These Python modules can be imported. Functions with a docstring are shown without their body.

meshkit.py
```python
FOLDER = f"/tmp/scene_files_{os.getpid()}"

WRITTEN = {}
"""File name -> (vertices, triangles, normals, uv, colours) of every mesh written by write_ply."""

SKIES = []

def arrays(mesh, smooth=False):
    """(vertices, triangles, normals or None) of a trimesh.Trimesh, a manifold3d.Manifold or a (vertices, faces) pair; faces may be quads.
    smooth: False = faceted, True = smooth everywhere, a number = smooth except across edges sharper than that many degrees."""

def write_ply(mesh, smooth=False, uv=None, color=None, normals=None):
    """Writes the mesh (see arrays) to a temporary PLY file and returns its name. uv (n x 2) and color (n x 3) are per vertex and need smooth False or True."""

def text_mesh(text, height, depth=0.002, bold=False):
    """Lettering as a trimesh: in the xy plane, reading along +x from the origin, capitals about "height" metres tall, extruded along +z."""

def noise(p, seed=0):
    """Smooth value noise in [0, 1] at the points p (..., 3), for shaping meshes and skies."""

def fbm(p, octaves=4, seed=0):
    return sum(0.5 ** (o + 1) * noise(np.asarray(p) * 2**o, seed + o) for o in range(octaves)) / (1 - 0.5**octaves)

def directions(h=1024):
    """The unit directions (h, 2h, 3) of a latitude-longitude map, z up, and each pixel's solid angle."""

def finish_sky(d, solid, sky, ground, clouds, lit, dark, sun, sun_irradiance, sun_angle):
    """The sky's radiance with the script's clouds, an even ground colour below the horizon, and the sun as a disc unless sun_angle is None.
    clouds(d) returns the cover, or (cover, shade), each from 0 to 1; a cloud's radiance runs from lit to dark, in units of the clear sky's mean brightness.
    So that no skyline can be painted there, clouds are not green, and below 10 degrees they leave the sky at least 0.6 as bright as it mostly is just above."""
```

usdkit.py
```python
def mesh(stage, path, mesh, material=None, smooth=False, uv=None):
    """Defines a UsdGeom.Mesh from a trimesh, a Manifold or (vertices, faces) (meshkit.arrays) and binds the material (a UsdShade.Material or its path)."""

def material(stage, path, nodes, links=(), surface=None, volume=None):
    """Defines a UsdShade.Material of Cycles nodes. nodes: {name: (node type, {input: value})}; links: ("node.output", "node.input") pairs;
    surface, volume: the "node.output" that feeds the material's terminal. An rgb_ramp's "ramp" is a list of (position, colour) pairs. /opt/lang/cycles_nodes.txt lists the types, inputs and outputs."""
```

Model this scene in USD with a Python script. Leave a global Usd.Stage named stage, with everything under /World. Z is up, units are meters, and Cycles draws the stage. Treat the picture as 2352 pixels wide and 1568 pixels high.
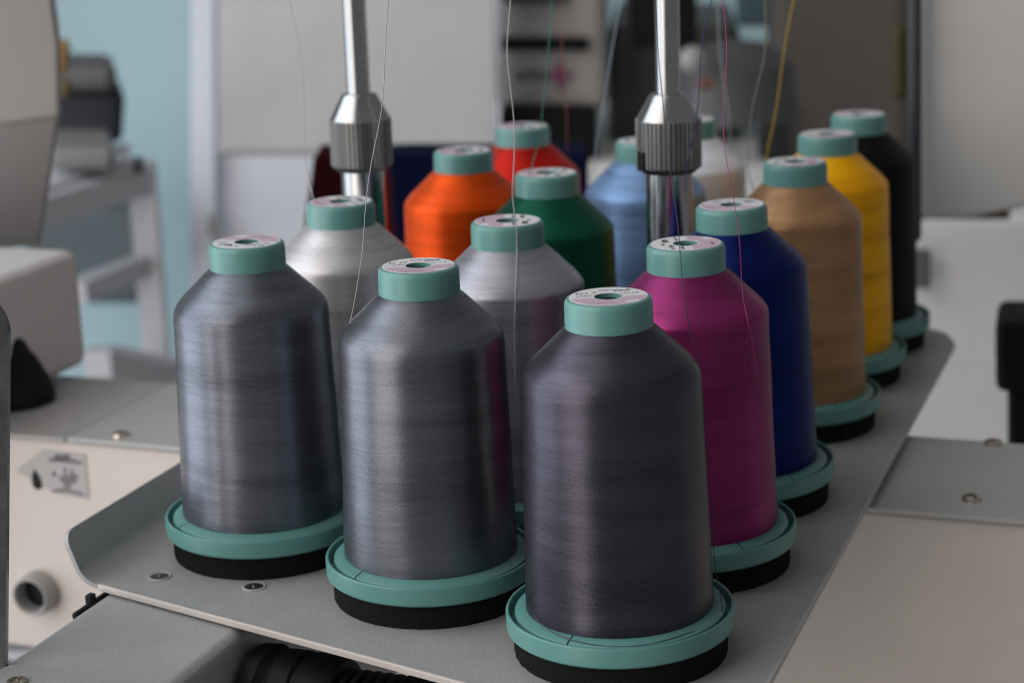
import math, random
import numpy as np, trimesh, manifold3d as m3, usdkit, meshkit
from shapely.geometry import Polygon, Point, box as sbox
from shapely import affinity
from pxr import Usd, UsdGeom, UsdLux, UsdShade, Gf, Sdf

random.seed(7)
rng = np.random.default_rng(7)
stage = Usd.Stage.CreateInMemory()
UsdGeom.SetStageUpAxis(stage, UsdGeom.Tokens.z)
UsdGeom.SetStageMetersPerUnit(stage, 1.0)
UsdGeom.Xform.Define(stage, '/World')
stage.SetDefaultPrim(stage.GetPrimAtPath('/World'))
UsdGeom.Scope.Define(stage, '/World/Looks')

# ------------------------------------------------------------------ camera
F, PITCH, ROLL = 4430.5, math.radians(14.537), math.radians(-1.899)   # F: focal length for a picture 2352 wide
FWD = np.array([0, math.cos(PITCH), -math.sin(PITCH)])
_r = np.array([1.0, 0, 0]); _u = np.cross(_r, FWD)
RT = _r * math.cos(ROLL) + _u * math.sin(ROLL)
UP = -_r * math.sin(ROLL) + _u * math.cos(ROLL)
EYE = np.array([0, 0, 0.2827])
cam = UsdGeom.Camera.Define(stage, '/World/camera')
M = Gf.Matrix4d(1)
for i, a in enumerate((RT, UP, -FWD, EYE)):
    M.SetRow3(i, Gf.Vec3d(*map(float, a)))
cam.AddTransformOp().Set(M)
cam.CreateHorizontalApertureAttr(36.0)
cam.CreateVerticalApertureAttr(36.0 * 682 / 1024)
cam.CreateFocalLengthAttr(36.0 * F / 2352)
cam.CreateFocusDistanceAttr(0.70)
cam.CreateFStopAttr(9.8)
cam.CreateClippingRangeAttr(Gf.Vec2f(0.05, 50))
cam.CreateExposureAttr(0.0)


def ray(x, y):
    return FWD + RT * (x - 1176) / F - UP * (y - 784) / F


def atz(x, y, z):                       # the point of a level surface seen there
    d = ray(x, y)
    return EYE + d * (z - EYE[2]) / d[2]


def aty(x, y, Y):                       # the point at distance Y seen there
    d = ray(x, y)
    return EYE + d * Y / d[1]


UA, VA = np.array([0.352, 0.936]), np.array([0.936, -0.352])    # the machine's own axes: along its rack, across it


def W(u, v, z):
    p = UA * u + VA * v
    return np.array([p[0], p[1], z])


def uv_of(p):
    return float(p[0] * UA[0] + p[1] * UA[1]), float(p[0] * VA[0] + p[1] * VA[1])


# ------------------------------------------------------------------ light
def dome(strength, col):
    d = UsdLux.DomeLight.Define(stage, '/World/room_light')
    mat = usdkit.material(stage, '/World/Looks/room_glow', {'b': ('background_shader', {'color': col, 'strength': strength})}, surface='b.background')
    UsdShade.MaterialBindingAPI.Apply(d.GetPrim()).Bind(mat)
    d.CreateIntensityAttr(1.0)


def rect(name, az, el, dist, w, h, inten, col, aim=(0.0, 0.8, 0.05)):
    """A window-like lamp. az: degrees from straight behind the camera, positive to the left."""
    a, e = math.radians(az), math.radians(el)
    d = np.array([-math.sin(a) * math.cos(e), -math.cos(a) * math.cos(e), math.sin(e)])
    pos = np.array(aim) + d * dist
    z = d; x = np.cross([0, 0, 1.0], z); x /= np.linalg.norm(x); y = np.cross(z, x)
    L = UsdLux.RectLight.Define(stage, '/World/' + name)
    m = Gf.Matrix4d(1)
    for i, q in enumerate((x, y, z, pos)):
        m.SetRow3(i, Gf.Vec3d(*map(float, q)))
    L.AddTransformOp().Set(m)
    L.CreateWidthAttr(w); L.CreateHeightAttr(h); L.CreateIntensityAttr(inten); L.CreateColorAttr(Gf.Vec3f(*col))


dome(0.17, (0.97, 0.98, 1.0))
rect('window_light', 94, 14, 1.9, 1.5, 3.2, 2.5, (0.84, 0.92, 1.0))
rect('window_light_001', 50, 14, 1.9, 1.2, 3.2, 2.45, (1.0, 0.93, 0.87))
rect('ceiling_light', 100, 68, 1.6, 1.5, 1.2, 0.9, (1.0, 0.98, 0.95))

# ------------------------------------------------------------------ helpers
used = {}


def numbered(parent, name):
    k = (parent, name); n = used.get(k, 0); used[k] = n + 1
    return name if n == 0 else '%s_%03d' % (name, n)


def tag(o, label=None, cat=None, group=None, kind=None):
    p = o.GetPrim() if hasattr(o, 'GetPrim') else o
    for k, v in (('label', label), ('category', cat), ('group', group), ('kind', kind)):
        if v:
            p.SetCustomDataByKey(k, v)
    return p


def thing(name, label, cat, loc=(0, 0, 0), group=None, rot=None):
    x = UsdGeom.Xform.Define(stage, '/World/' + numbered('/World', name))
    x.AddTranslateOp().Set(Gf.Vec3d(*map(float, loc)))
    if rot:
        x.AddRotateXYZOp().Set(Gf.Vec3f(*map(float, rot)))
    tag(x, label, cat, group)
    return x


def obj(name, mesh, mat, parent=None, smooth=30, uv=None):
    pp = '/World' if parent is None else str(parent.GetPath())
    return usdkit.mesh(stage, pp + '/' + numbered(pp, name), mesh, mat, smooth=smooth, uv=uv)


def solo(name, mesh, mat, label, cat, group=None, smooth=30, base=None):
    """A thing that is one mesh; its origin lies at its base."""
    v, f, _ = meshkit.arrays(mesh)
    b = np.array([(v[:, 0].min() + v[:, 0].max()) / 2, (v[:, 1].min() + v[:, 1].max()) / 2, v[:, 2].min()])
    o = obj(name, trimesh.Trimesh(v - b, f, process=False), mat, smooth=smooth)
    UsdGeom.Xformable(o).AddTranslateOp().Set(Gf.Vec3d(*map(float, b)))
    tag(o, label, cat, group)
    return o


def tm(m):
    a = m.to_mesh()
    return trimesh.Trimesh(np.array(a.vert_properties[:, :3], float), np.array(a.tri_verts), process=False)


def cat_(ms):
    return trimesh.util.concatenate([tm(m) if hasattr(m, 'to_mesh') else m for m in ms])


def hullbox(corners, r=0.004, seg=12):
    """A rounded solid with these corner points (each moved in by r towards the centre)."""
    c = np.array(corners, float); mid = c.mean(0)
    s = m3.Manifold.sphere(r, seg)
    out = []
    for p in c:
        d = mid - p
        k = p + np.sign(d) * np.minimum(np.abs(d), r)
        out.append(s.translate(tuple(map(float, k))))
    return tm(m3.Manifold.batch_hull(out))


def uvbox(u0, u1, v0, v1, z0, z1, r=0.002):
    """A rounded box squared to the machine."""
    s = m3.Manifold.sphere(r, 12)
    pts = [W(u, v, z) for u in (u0 + r, u1 - r) for v in (v0 + r, v1 - r) for z in (z0 + r, z1 - r)]
    return tm(m3.Manifold.batch_hull([s.translate(tuple(map(float, p))) for p in pts]))


def pbox(x0, y0, x1, y1, Y, depth, r=0.006):
    """A rounded upright box facing the camera: its front spans these picture corners at distance Y."""
    s = m3.Manifold.sphere(r, 12)
    out = []
    sl = aty((x0 + x1) / 2, 784, Y)[0] / Y             # turned to face this way
    for (x, y, sx, sz) in ((x0, y0, 1, -1), (x1, y0, -1, -1), (x1, y1, -1, 1), (x0, y1, 1, 1)):
        p = aty(x, y, Y)
        for dy in (r, depth - r):
            out.append(s.translate((float(p[0] + sx * r + sl * dy), float(Y + dy), float(p[2] + sz * r))))
    return tm(m3.Manifold.batch_hull(out))


def lathe(prof, n=72, closed=False):
    p = np.array(prof, float)
    t = np.linspace(0, 2 * np.pi, n, endpoint=False)
    v = np.stack([p[:, 0][:, None] * np.cos(t), p[:, 0][:, None] * np.sin(t), np.repeat(p[:, 1][:, None], n, 1)], -1).reshape(-1, 3)
    m = len(p); f = []
    rows = range(m if closed else m - 1)
    for i in rows:
        a = i * n; b = ((i + 1) % m) * n
        j = np.arange(n); k = (j + 1) % n
        f.append(np.stack([a + j, a + k, b + k], 1)); f.append(np.stack([a + j, b + k, b + j], 1))
    return trimesh.Trimesh(v, np.concatenate(f), process=False)


def spline(pts, n=80):
    p = np.array(pts, float)
    d = np.r_[0, np.cumsum(np.linalg.norm(np.diff(p, axis=0), axis=1))]
    from scipy.interpolate import PchipInterpolator, CubicSpline
    return CubicSpline(d, p, axis=0, bc_type='natural')(np.linspace(0, d[-1], n))


def tube(path, r, n=8):
    p = np.array(path, float); m = len(p)
    tg = np.gradient(p, axis=0); tg /= np.linalg.norm(tg, axis=1, keepdims=True)
    ref = np.array([0.3, 1.0, 0.2]); a = np.cross(tg, ref); a /= np.linalg.norm(a, axis=1, keepdims=True); b = np.cross(tg, a)
    t = np.linspace(0, 2 * np.pi, n, endpoint=False)
    v = (p[:, None] + r * (a[:, None] * np.cos(t)[:, None] + b[:, None] * np.sin(t)[:, None])).reshape(-1, 3)
    f = []
    for i in range(m - 1):
        j = np.arange(n); k = (j + 1) % n
        f.append(np.stack([i * n + j, i * n + k, (i + 1) * n + k], 1)); f.append(np.stack([i * n + j, (i + 1) * n + k, (i + 1) * n + j], 1))
    f.append(np.stack([np.zeros(n - 2, int), np.arange(2, n), np.arange(1, n - 1)], 1))
    e = (m - 1) * n
    f.append(np.stack([np.full(n - 2, e), e + np.arange(1, n - 1), e + np.arange(2, n)], 1))
    return trimesh.Trimesh(v, np.concatenate(f), process=False)


# ------------------------------------------------------------------ materials
LK = '/World/Looks/'


def mat(name, col, rough=0.5, metal=0.0, spec=0.5, bump=0.0, bscale=900, var=0.0, vscale=40, coat=0.0, detail=3, bdist=0.0006):
    nodes = {'g': ('geometry', {}), 'p': ('principled_bsdf', {'base_color': col, 'roughness': rough, 'metallic': metal, 'specular_ior_level': spec, 'coat_weight': coat, 'coat_roughness': 0.2})}
    links = []
    if bump:
        nodes['n'] = ('noise_texture', {'scale': bscale, 'detail': detail, 'roughness': 0.6})
        nodes['b'] = ('bump', {'strength': bump, 'distance': bdist})
        links += [('g.position', 'n.vector'), ('n.fac', 'b.height'), ('b.normal', 'p.normal')]
    if var:
        nodes['vn'] = ('noise_texture', {'scale': vscale, 'detail': 5, 'roughness': 0.65})
        c = np.array(col)
        nodes['vr'] = ('rgb_ramp', {'ramp': [(0.3, tuple(c * (1 - var))), (0.7, tuple(np.minimum(c * (1 + var), 1)))]})
        nodes['rr'] = ('rgb_ramp', {'ramp': [(0.3, (max(rough - 0.07, 0.03),) * 3), (0.7, (rough + 0.07,) * 3)]})
        links += [('g.position', 'vn.vector'), ('vn.fac', 'vr.fac'), ('vr.color', 'p.base_color'), ('vn.fac', 'rr.fac'), ('rr.color', 'p.roughness')]
    return usdkit.material(stage, LK + name, nodes, links, surface='p.BSDF')


def thread_mat(name, col, metal=0.45, rough=0.42, seed=0.0, spec=0.2):
    """Wound satin thread: smooth along the strands, rough across them; every layer lies at a slightly different slant."""
    c = np.array(col)
    nodes = {
        'uv': ('attribute', {'attribute': 'st'}),
        'gn': ('geometry', {}), 'tan': ('vector_math', {'math_type': 'cross_product', 'vector1': (0, 0, 1)}),
        'm1': ('mapping', {'scale': (13, 85, 1), 'location': (seed, seed * 1.7, seed), 'rotation': (0, 0, 0.10)}),
        'n1': ('noise_texture', {'scale': 1.0, 'detail': 3, 'roughness': 0.55, 'distortion': 0.35}),
        'rot': ('map_range', {'from_min': 0.25, 'from_max': 0.75, 'to_min': 0.25 - 0.03, 'to_max': 0.25 + 0.03}),
        'm2': ('mapping', {'scale': (9, 1900, 1), 'location': (seed, seed, 0), 'rotation': (0, 0, 0)}), 'r2': ('vector_rotate', {'rotate_type': 'z_axis', 'angle': 0.10}), 'r4': ('vector_rotate', {'rotate_type': 'z_axis', 'angle': -0.085}), 'm4': ('mapping', {'scale': (8, 1500, 1), 'location': (0, seed, 3)}), 'n4': ('noise_texture', {'scale': 1.0, 'detail': 2, 'roughness': 0.6}), 'mx4': ('mix_float', {'fac': 0.5}),
        'n2': ('noise_texture', {'scale': 1.0, 'detail': 2, 'roughness': 0.6}),
        'm3': ('mapping', {'scale': (2300, 800, 1), 'location': (0, seed, 0), 'rotation': (0, 0, 0.12)}),
        'n3': ('noise_texture', {'scale': 1.0, 'detail': 2, 'roughness': 0.6}),
        'mx': ('mix_float', {'fac': 0.5}),
        'b': ('bump', {'strength': 0.5, 'distance': 0.00016}),
        'mx2': ('mix_float', {'fac': 0.36}),
        'cr': ('rgb_ramp', {'ramp': [(0.36, tuple(c * 0.52)), (0.5, tuple(c)), (0.66, tuple(np.minimum(c * 1.4, 1)))]}),
        'p': ('principled_bsdf', {'metallic': metal, 'roughness': rough, 'anisotropic': 0.55, 'specular_ior_level': spec}),
    }
    links = [('uv.vector', 'm1.vector'), ('m1.vector', 'n1.vector'), ('n1.fac', 'rot.value'), ('rot.result', 'p.anisotropic_rotation'), ('gn.normal', 'tan.vector2'), ('tan.vector', 'p.tangent'),
             ('uv.vector', 'r2.vector'), ('r2.vector', 'm2.vector'), ('m2.vector', 'n2.vector'), ('uv.vector', 'r4.vector'), ('r4.vector', 'm4.vector'), ('m4.vector', 'n4.vector'), ('n2.fac', 'mx4.a'), ('n4.fac', 'mx4.b'), ('uv.vector', 'm3.vector'), ('m3.vector', 'n3.vector'),
             ('mx4.result', 'mx.a'), ('n3.fac', 'mx.b'), ('mx.result', 'b.height'), ('b.normal', 'p.normal'),
             ('mx.result', 'mx2.a'), ('n1.fac', 'mx2.b'), ('mx2.result', 'cr.fac'), ('cr.color', 'p.base_color')]
    return usdkit.material(stage, LK + name, nodes, links, surface='p.BSDF')


TEAL = mat('teal_plastic', (0.122, 0.305, 0.285), 0.38, spec=0.5, bump=0.05, bscale=2500, var=0.05, vscale=30)
FOAM = mat('black_foam', (0.012, 0.011, 0.011), 0.95, spec=0.2, bump=1.0, bscale=1600, var=0.5, vscale=1500, detail=4, bdist=0.0012)
PAPER = mat('label_paper', (0.70, 0.70, 0.72), 0.6, var=0.03, vscale=300)
PINK = mat('label_pink', (0.57, 0.42, 0.50), 0.6, var=0.05, vscale=300)
INK = mat('label_ink', (0.11, 0.11, 0.12), 0.6)
CHROME = mat('chrome', (0.42, 0.425, 0.43), 0.19, metal=1.0, var=0.03, vscale=60)
STEEL = mat('knurled_steel', (0.27, 0.27, 0.27), 0.42, metal=1.0, bump=0.15, bscale=3000)
RUBBER = mat('black_rubber', (0.008, 0.008, 0.009), 0.6, spec=0.25, var=0.3, vscale=90)
GREYPAINT = mat('grey_powder_coat', (0.37, 0.367, 0.364), 0.34, spec=0.5, bump=0.5, bscale=1300, var=0.05, vscale=25, detail=2, bdist=0.0005)
COVER = mat('cover_plate_paint', (0.41, 0.41, 0.405), 0.36, spec=0.5, bump=0.18, bscale=1500, var=0.05, vscale=20)
CREAM = mat('cream_paint', (0.60, 0.538, 0.495), 0.33, spec=0.5, bump=0.12, bscale=1300, var=0.04, vscale=16)
OFFWHITE = mat('off_white_paint', (0.80, 0.785, 0.77), 0.45, bump=0.1, bscale=900, var=0.03, vscale=10)
HEADGREY = mat('head_grey_paint', (0.36, 0.35, 0.345), 0.42, bump=0.1, bscale=900, var=0.03, vscale=10)
DARKSTEEL = mat('dark_steel', (0.12, 0.125, 0.135), 0.32, metal=0.8, var=0.15, vscale=60)
BLACK = mat('black_plastic', (0.008, 0.008, 0.009), 0.55, spec=0.18, var=0.2, vscale=50)
DARKGREY = mat('dark_grey_plastic', (0.045, 0.047, 0.055), 0.5, var=0.1, vscale=30)
BLUEWALL = mat('pale_blue_wall_paint', (0.46, 0.64, 0.69), 0.7, bump=0.2, bscale=60, var=0.06, vscale=3, bdist=0.002)
WHITEDOOR = mat('white_door_paint', (0.80, 0.82, 0.90), 0.55, var=0.03, vscale=5)
BOARD = mat('white_board', (0.56, 0.55, 0.56), 0.6, bump=0.3, bscale=9, var=0.04, vscale=6, bdist=0.01)
SCREWM = mat('nickel_screw', (0.60, 0.54, 0.46), 0.28, metal=1.0, var=0.25, vscale=600)
BROWNGREY = mat('brown_grey_cabinet', (0.125, 0.11, 0.10), 0.5, var=0.12, vscale=5)

# ------------------------------------------------------------------ the rack tray
V_L, V_R = -0.408, -0.1366
SK = math.tan(math.radians(15.1))


def tray_mesh():
    # profile across: flat, bend, wall leaning outwards
    VF, R, lean = -0.4125, 0.010, math.radians(70)
    prof = [(v, 0.0) for v in np.linspace(V_R, VF, 40)]
    for a in np.linspace(0, lean, 12)[1:]:
        prof.append((VF - R * math.sin(a), R * (1 - math.cos(a))))
    v0, z0 = prof[-1]
    for s in np.linspace(0, (0.0205 - z0) / math.sin(lean), 18)[1:]:
        prof.append((v0 - s * math.cos(lean), z0 + s * math.sin(lean)))
    prof = np.array(prof)
    d = np.gradient(prof, axis=0); nrm = np.stack([d[:, 1], -d[:, 0]], 1); nrm /= np.linalg.norm(nrm, axis=1, keepdims=True)
    if nrm[0, 1] < 0: nrm = -nrm
    arc = np.r_[0, np.cumsum(np.linalg.norm(np.diff(prof, axis=0), axis=1))]; tot = arc[-1]
    k = len(prof); nu = 60
    uf = np.array([0.619 - max(v + 0.406, 0.0) * SK for v in prof[:, 0]])
    ub = np.full(k, 1.108)
    cr = 0.006                                        # rounded upper corner of the wall
    for i in range(k):
        e = tot - arc[i]
        if e < cr: uf[i] += cr - math.sqrt(max(cr ** 2 - (cr - e) ** 2, 0)); ub[i] -= cr - math.sqrt(max(cr ** 2 - (cr - e) ** 2, 0))
        e2 = arc[i]; c2 = 0.034
        if e2 < c2: ub[i] -= c2 - math.sqrt(max(c2 ** 2 - (c2 - e2) ** 2, 0))
    top, bot = [], []
    th = 0.0019
    for i in range(k):
        for t in np.linspace(0, 1, nu):
            u = uf[i] + (ub[i] - uf[i]) * t
            top.append(W(u, prof[i, 0], prof[i, 1]))
            q = prof[i] - nrm[i] * th
            bot.append(W(u, q[0], q[1]))
    v = np.array(top + bot); N = k * nu
    f = []
    idx = np.arange(N).reshape(k, nu)
    a, b, c, dd = idx[:-1, :-1].ravel(), idx[1:, :-1].ravel(), idx[1:, 1:].ravel(), idx[:-1, 1:].ravel()
    f += [np.stack([a, b, c], 1)[:, ::-1], np.stack([a, c, dd], 1)[:, ::-1], np.stack([a, b, c], 1) + N, np.stack([a, c, dd], 1) + N]
    loop = np.r_[idx[0, :], idx[1:, -1], idx[-1, -2::-1], idx[-2:0:-1, 0]]
    nx = np.roll(loop, -1)
    f += [np.stack([loop, nx, nx + N], 1), np.stack([loop, nx + N, loop + N], 1)]
    m = trimesh.Trimesh(v, np.concatenate(f), process=False)
    m.fix_normals()
    return m


tray = thing('thread_rack_tray', 'grey powder-coated sheet metal tray under all the thread cones', 'tray', (0, 0, 0))
obj('tray_plate', tray_mesh(), GREYPAINT, tray, smooth=25)


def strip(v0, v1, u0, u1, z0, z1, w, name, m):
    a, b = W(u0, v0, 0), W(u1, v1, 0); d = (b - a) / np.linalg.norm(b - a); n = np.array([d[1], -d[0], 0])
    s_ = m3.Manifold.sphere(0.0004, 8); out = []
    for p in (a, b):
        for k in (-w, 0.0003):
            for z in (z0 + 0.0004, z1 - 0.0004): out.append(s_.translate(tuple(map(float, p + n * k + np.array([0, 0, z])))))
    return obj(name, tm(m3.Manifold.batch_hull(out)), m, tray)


strip(-0.4128, -0.1372, 0.6190, 0.619 - (0.406 - 0.1372) * SK, -0.0024, 0.0003, 0.0006, 'lit_front_edge', CREAM)  # added strip: worn edge and the light on it, put into cream colour
strip(-0.1366, -0.1366, 0.56, 1.07, -0.0022, 0.0003, 0.0006, 'side_edge_glint', COVER)  # added strip: its paler colour paints the light caught by the edge


def screw(parent, p, r=0.0042, mat_=None, slot=30, h=0.0009, name='screw'):
    pr = [(0.0, h), (r * 0.55, h), (r * 0.9, h * 0.7), (r, h * 0.1), (r, -0.0006), (0, -0.0006)]
    m = m3.Manifold.revolve(m3.CrossSection([[(max(a, 0), b) for a, b in pr][::-1]]), 28)
    s1 = m3.Manifold.cube((r * 1.5, r * 0.32, h * 1.4), True).rotate((0, 0, slot)).translate((0, 0, h))
    s2 = m3.Manifold.cube((r * 0.32, r * 1.5, h * 1.4), True).rotate((0, 0, slot)).translate((0, 0, h))
    m = (m - s1 - s2).translate(tuple(map(float, p)))
    return obj(name, tm(m), mat_ or SCREWM, parent, smooth=30)


def countersunk(parent, p, r=0.0044):
    """A dark countersunk screw: raised paint rim, black recess, small bright socket."""
    ring = lathe([(r * 1.12, 0.0001), (r * 1.05, 0.0005), (r * 0.95, 0.0006), (r * 0.82, 0.0002)], 32)
    ring.apply_translation(p)
    o = obj('screw', ring, GREYPAINT, parent, smooth=True)
    d = lathe([(r * 0.95, 0.0003), (r * 0.5, 0.00025), (r * 0.2, 0.0005), (0.0, 0.0006)], 28); d.apply_translation(p)
    obj('screw_head', d, DARKSTEEL, o, smooth=True)
    s = trimesh.creation.cylinder(r * 0.17, 0.0006, sections=12); s.apply_translation(np.array(p) + [0, 0, 0.0007])
    obj('socket', s, SCREWM, o)


for px, py in ((367, 1324), (584, 1347)):
    countersunk(tray, atz(px, py, 0.0))

# ------------------------------------------------------------------ machine bed with its cover plates
bed = thing('machine_bed', 'cream painted machine bed with grey cover plates below the thread tray', 'machine', W(0.86, -0.2, -0.15))
B0 = W(0.86, -0.2, -0.15)


def loc(m, b=B0):
    m = m.copy(); m.apply_translation(-np.array(b)); return m


obj('bed_body', loc(uvbox(0.808, 0.912, -0.80, 0.34, -0.128, -0.0086, 0.003)), CREAM, bed)
vL = uv_of(atz(238, 960, -0.006))[1]
obj('cover_plate', loc(uvbox(0.805, 0.914, -0.1386, 0.345, -0.0083, -0.0058, 0.0008)), COVER, bed)
obj('cover_plate', loc(uvbox(0.805, 0.912, vL, -0.1402, -0.0083, -0.0058, 0.0008)), COVER, bed)
obj('cover_plate', loc(uvbox(0.805, 0.912, -0.80, vL - 0.0012, -0.0086, -0.0064, 0.0008)), GREYPAINT, bed)
for px, py, rr, sl in ((2232, 1147, 0.0046, 20), (2281, 1019, 0.0046, 50), (277, 1000, 0.0046, 10)):
    screw(bed, np.array(atz(px, py, -0.0058)) - B0, rr, SCREWM, sl, h=0.0022)

# the peg with the dark bore on the cream face, and the arrow sticker
FU = 0.8078                              # the cream face


def on_face(px, py, off=0.0):
    d = ray(px, py); n = np.array([UA[0], UA[1], 0]); t = (FU - off - EYE @ n) / (d @ n)
    return EYE + d * t


def face_frame(m, p):
    """Turns a mesh built with +z outwards, +x to the right and +y up into the cream face's frame at p."""
    m = m.copy()
    T = np.eye(4); T[:3, 0] = [VA[0], VA[1], 0]; T[:3, 1] = [0, 0, 1]; T[:3, 2] = [-UA[0], -UA[1], 0]; T[:3, 3] = p
    if np.linalg.det(T[:3, :3]) < 0: T[:3, 0] *= -1
    m.apply_transform(T); return m


def face_local(px, py, origin):
    q = on_face(px, py) - origin
    return float(q[0] * VA[0] + q[1] * VA[1]), float(q[2])


pk = on_face(92, 1356)
peg = thing('round_knob', 'round grey knob with a black hollow end on the cream machine face', 'knob', pk)
kb = lathe([(0.0115, 0.0), (0.0112, 0.007), (0.0106, 0.0095), (0.0098, 0.0103), (0.0092, 0.010), (0.0087, 0.0092), (0.0085, 0.0004)], 48)
obj('collar', loc(face_frame(kb, pk), pk), HEADGREY, peg)
kc = lathe([(0.0086, 0.0010), (0.006, 0.0008), (0.0, 0.0006)], 40)
obj('bore', loc(face_frame(kc, pk), pk), BLACK, peg, smooth=True)

so = on_face(120, 1090)
stk = thing('arrow_sticker', 'pale grey arrow-shaped sticker with a black drop and an oil can drawing', 'sticker', so)
STICK = mat('sticker_paper', (0.40, 0.385, 0.385), 0.5)
GREYINK = mat('sticker_grey_ink', (0.15, 0.135, 0.14), 0.5)


def ext(poly, d, z=0.0):
    geoms = getattr(poly, 'geoms', [poly])
    m = trimesh.util.concatenate([trimesh.creation.extrude_polygon(g, d, engine='earcut') for g in geoms if g.area > 0])
    m.apply_translation([0, 0, z]); return m


def fpoly(pts):
    return Polygon([face_local(x, y, so) for x, y in pts])


out = fpoly([(36, 1079), (98, 1032), (196, 1042), (205, 1146), (132, 1134)])
obj('sticker_sheet', loc(face_frame(ext(out, 0.0002, 0.00005), so), so), STICK, stk)
# the drop
cx, cy = face_local(84, 1099, so)
drop = []
for t in np.linspace(0, 2 * np.pi, 30, endpoint=False):
    rr = 1.0
    x = 0.0033 * math.sin(t) * (math.sin(t / 2) ** 1.1 if 0 < t < 2 * np.pi else 0)
    drop.append((cx + x * 1.15, cy - 0.0001 - 0.0056 * -math.cos(t)))
obj('drop_mark', loc(face_frame(ext(affinity.rotate(Polygon(drop).buffer(0.0001), 6), 0.00012, 0.0003), so), so), BLACK, stk)
marks = [fpoly([(112, 1051), (150, 1046), (190, 1060), (188, 1066), (150, 1062), (112, 1058)]), fpoly([(126, 1042), (160, 1041), (160, 1056), (126, 1056)]).difference(fpoly([(141, 1040), (144, 1040), (144, 1054), (141, 1054)])),
         fpoly([(146, 1072), (152, 1072), (154, 1090), (148, 1090)]), fpoly([(162, 1078), (170, 1078), (170, 1090), (162, 1090)]),
         fpoly([(134, 1093), (180, 1088), (176, 1108), (162, 1112), (164, 1120), (148, 1120), (148, 1111), (140, 1103)]),
         fpoly([(120, 1124), (146, 1120), (190, 1130), (196, 1138), (150, 1129), (120, 1130)])]
obj('print', loc(face_frame(cat_([ext(p, 0.0001, 0.0003) for p in marks]), so), so), GREYINK, stk)
obj('dot_mark', loc(face_frame(ext(Point(face_local(125, 1088, so)).buffer(0.0011), 0.00012, 0.0003), so), so), BLACK, stk)

# ------------------------------------------------------------------ support arm under the tray with its cable gland
arm = thing('support_arm', 'grey box-section arm running under the front edge of the tray', 'bracket', W(0.6, -0.373, -0.06))
A0 = W(0.6, -0.373, -0.06)
obj('arm_body', loc(uvbox(0.40, 0.79, -0.4115, -0.339, -0.085, -0.0035, 0.005), A0), GREYPAINT, arm, smooth=40)
obj('edge_seal', loc(uvbox(0.600, 0.80, -0.4140, -0.4117, -0.0075, -0.0048, 0.0006), A0), RUBBER, arm)
obj('seal_clip', loc(uvbox(0.612, 0.616, -0.4155, -0.4125, -0.0060, -0.0022, 0.0005), A0), RUBBER, arm)
screw(arm, np.array(atz(40, 1566, -0.0035)) - A0, 0.0042, SCREWM, 40, h=0.0012)

g0 = W(0.605, -0.338, -0.034)
gl = thing('cable_gland', 'black ribbed cable gland and corrugated hose below the tray edge', 'cable gland', g0)


def along_v(m):
    """lathe axis (z) -> across the machine, pointing right."""
    T = np.eye(4); T[:3, 2] = [VA[0], VA[1], 0]; T[:3, 0] = [0, 0, 1]; T[:3, 1] = np.cross(T[:3, 2], T[:3, 0]); m = m.copy(); m.apply_transform(T); return m


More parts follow.
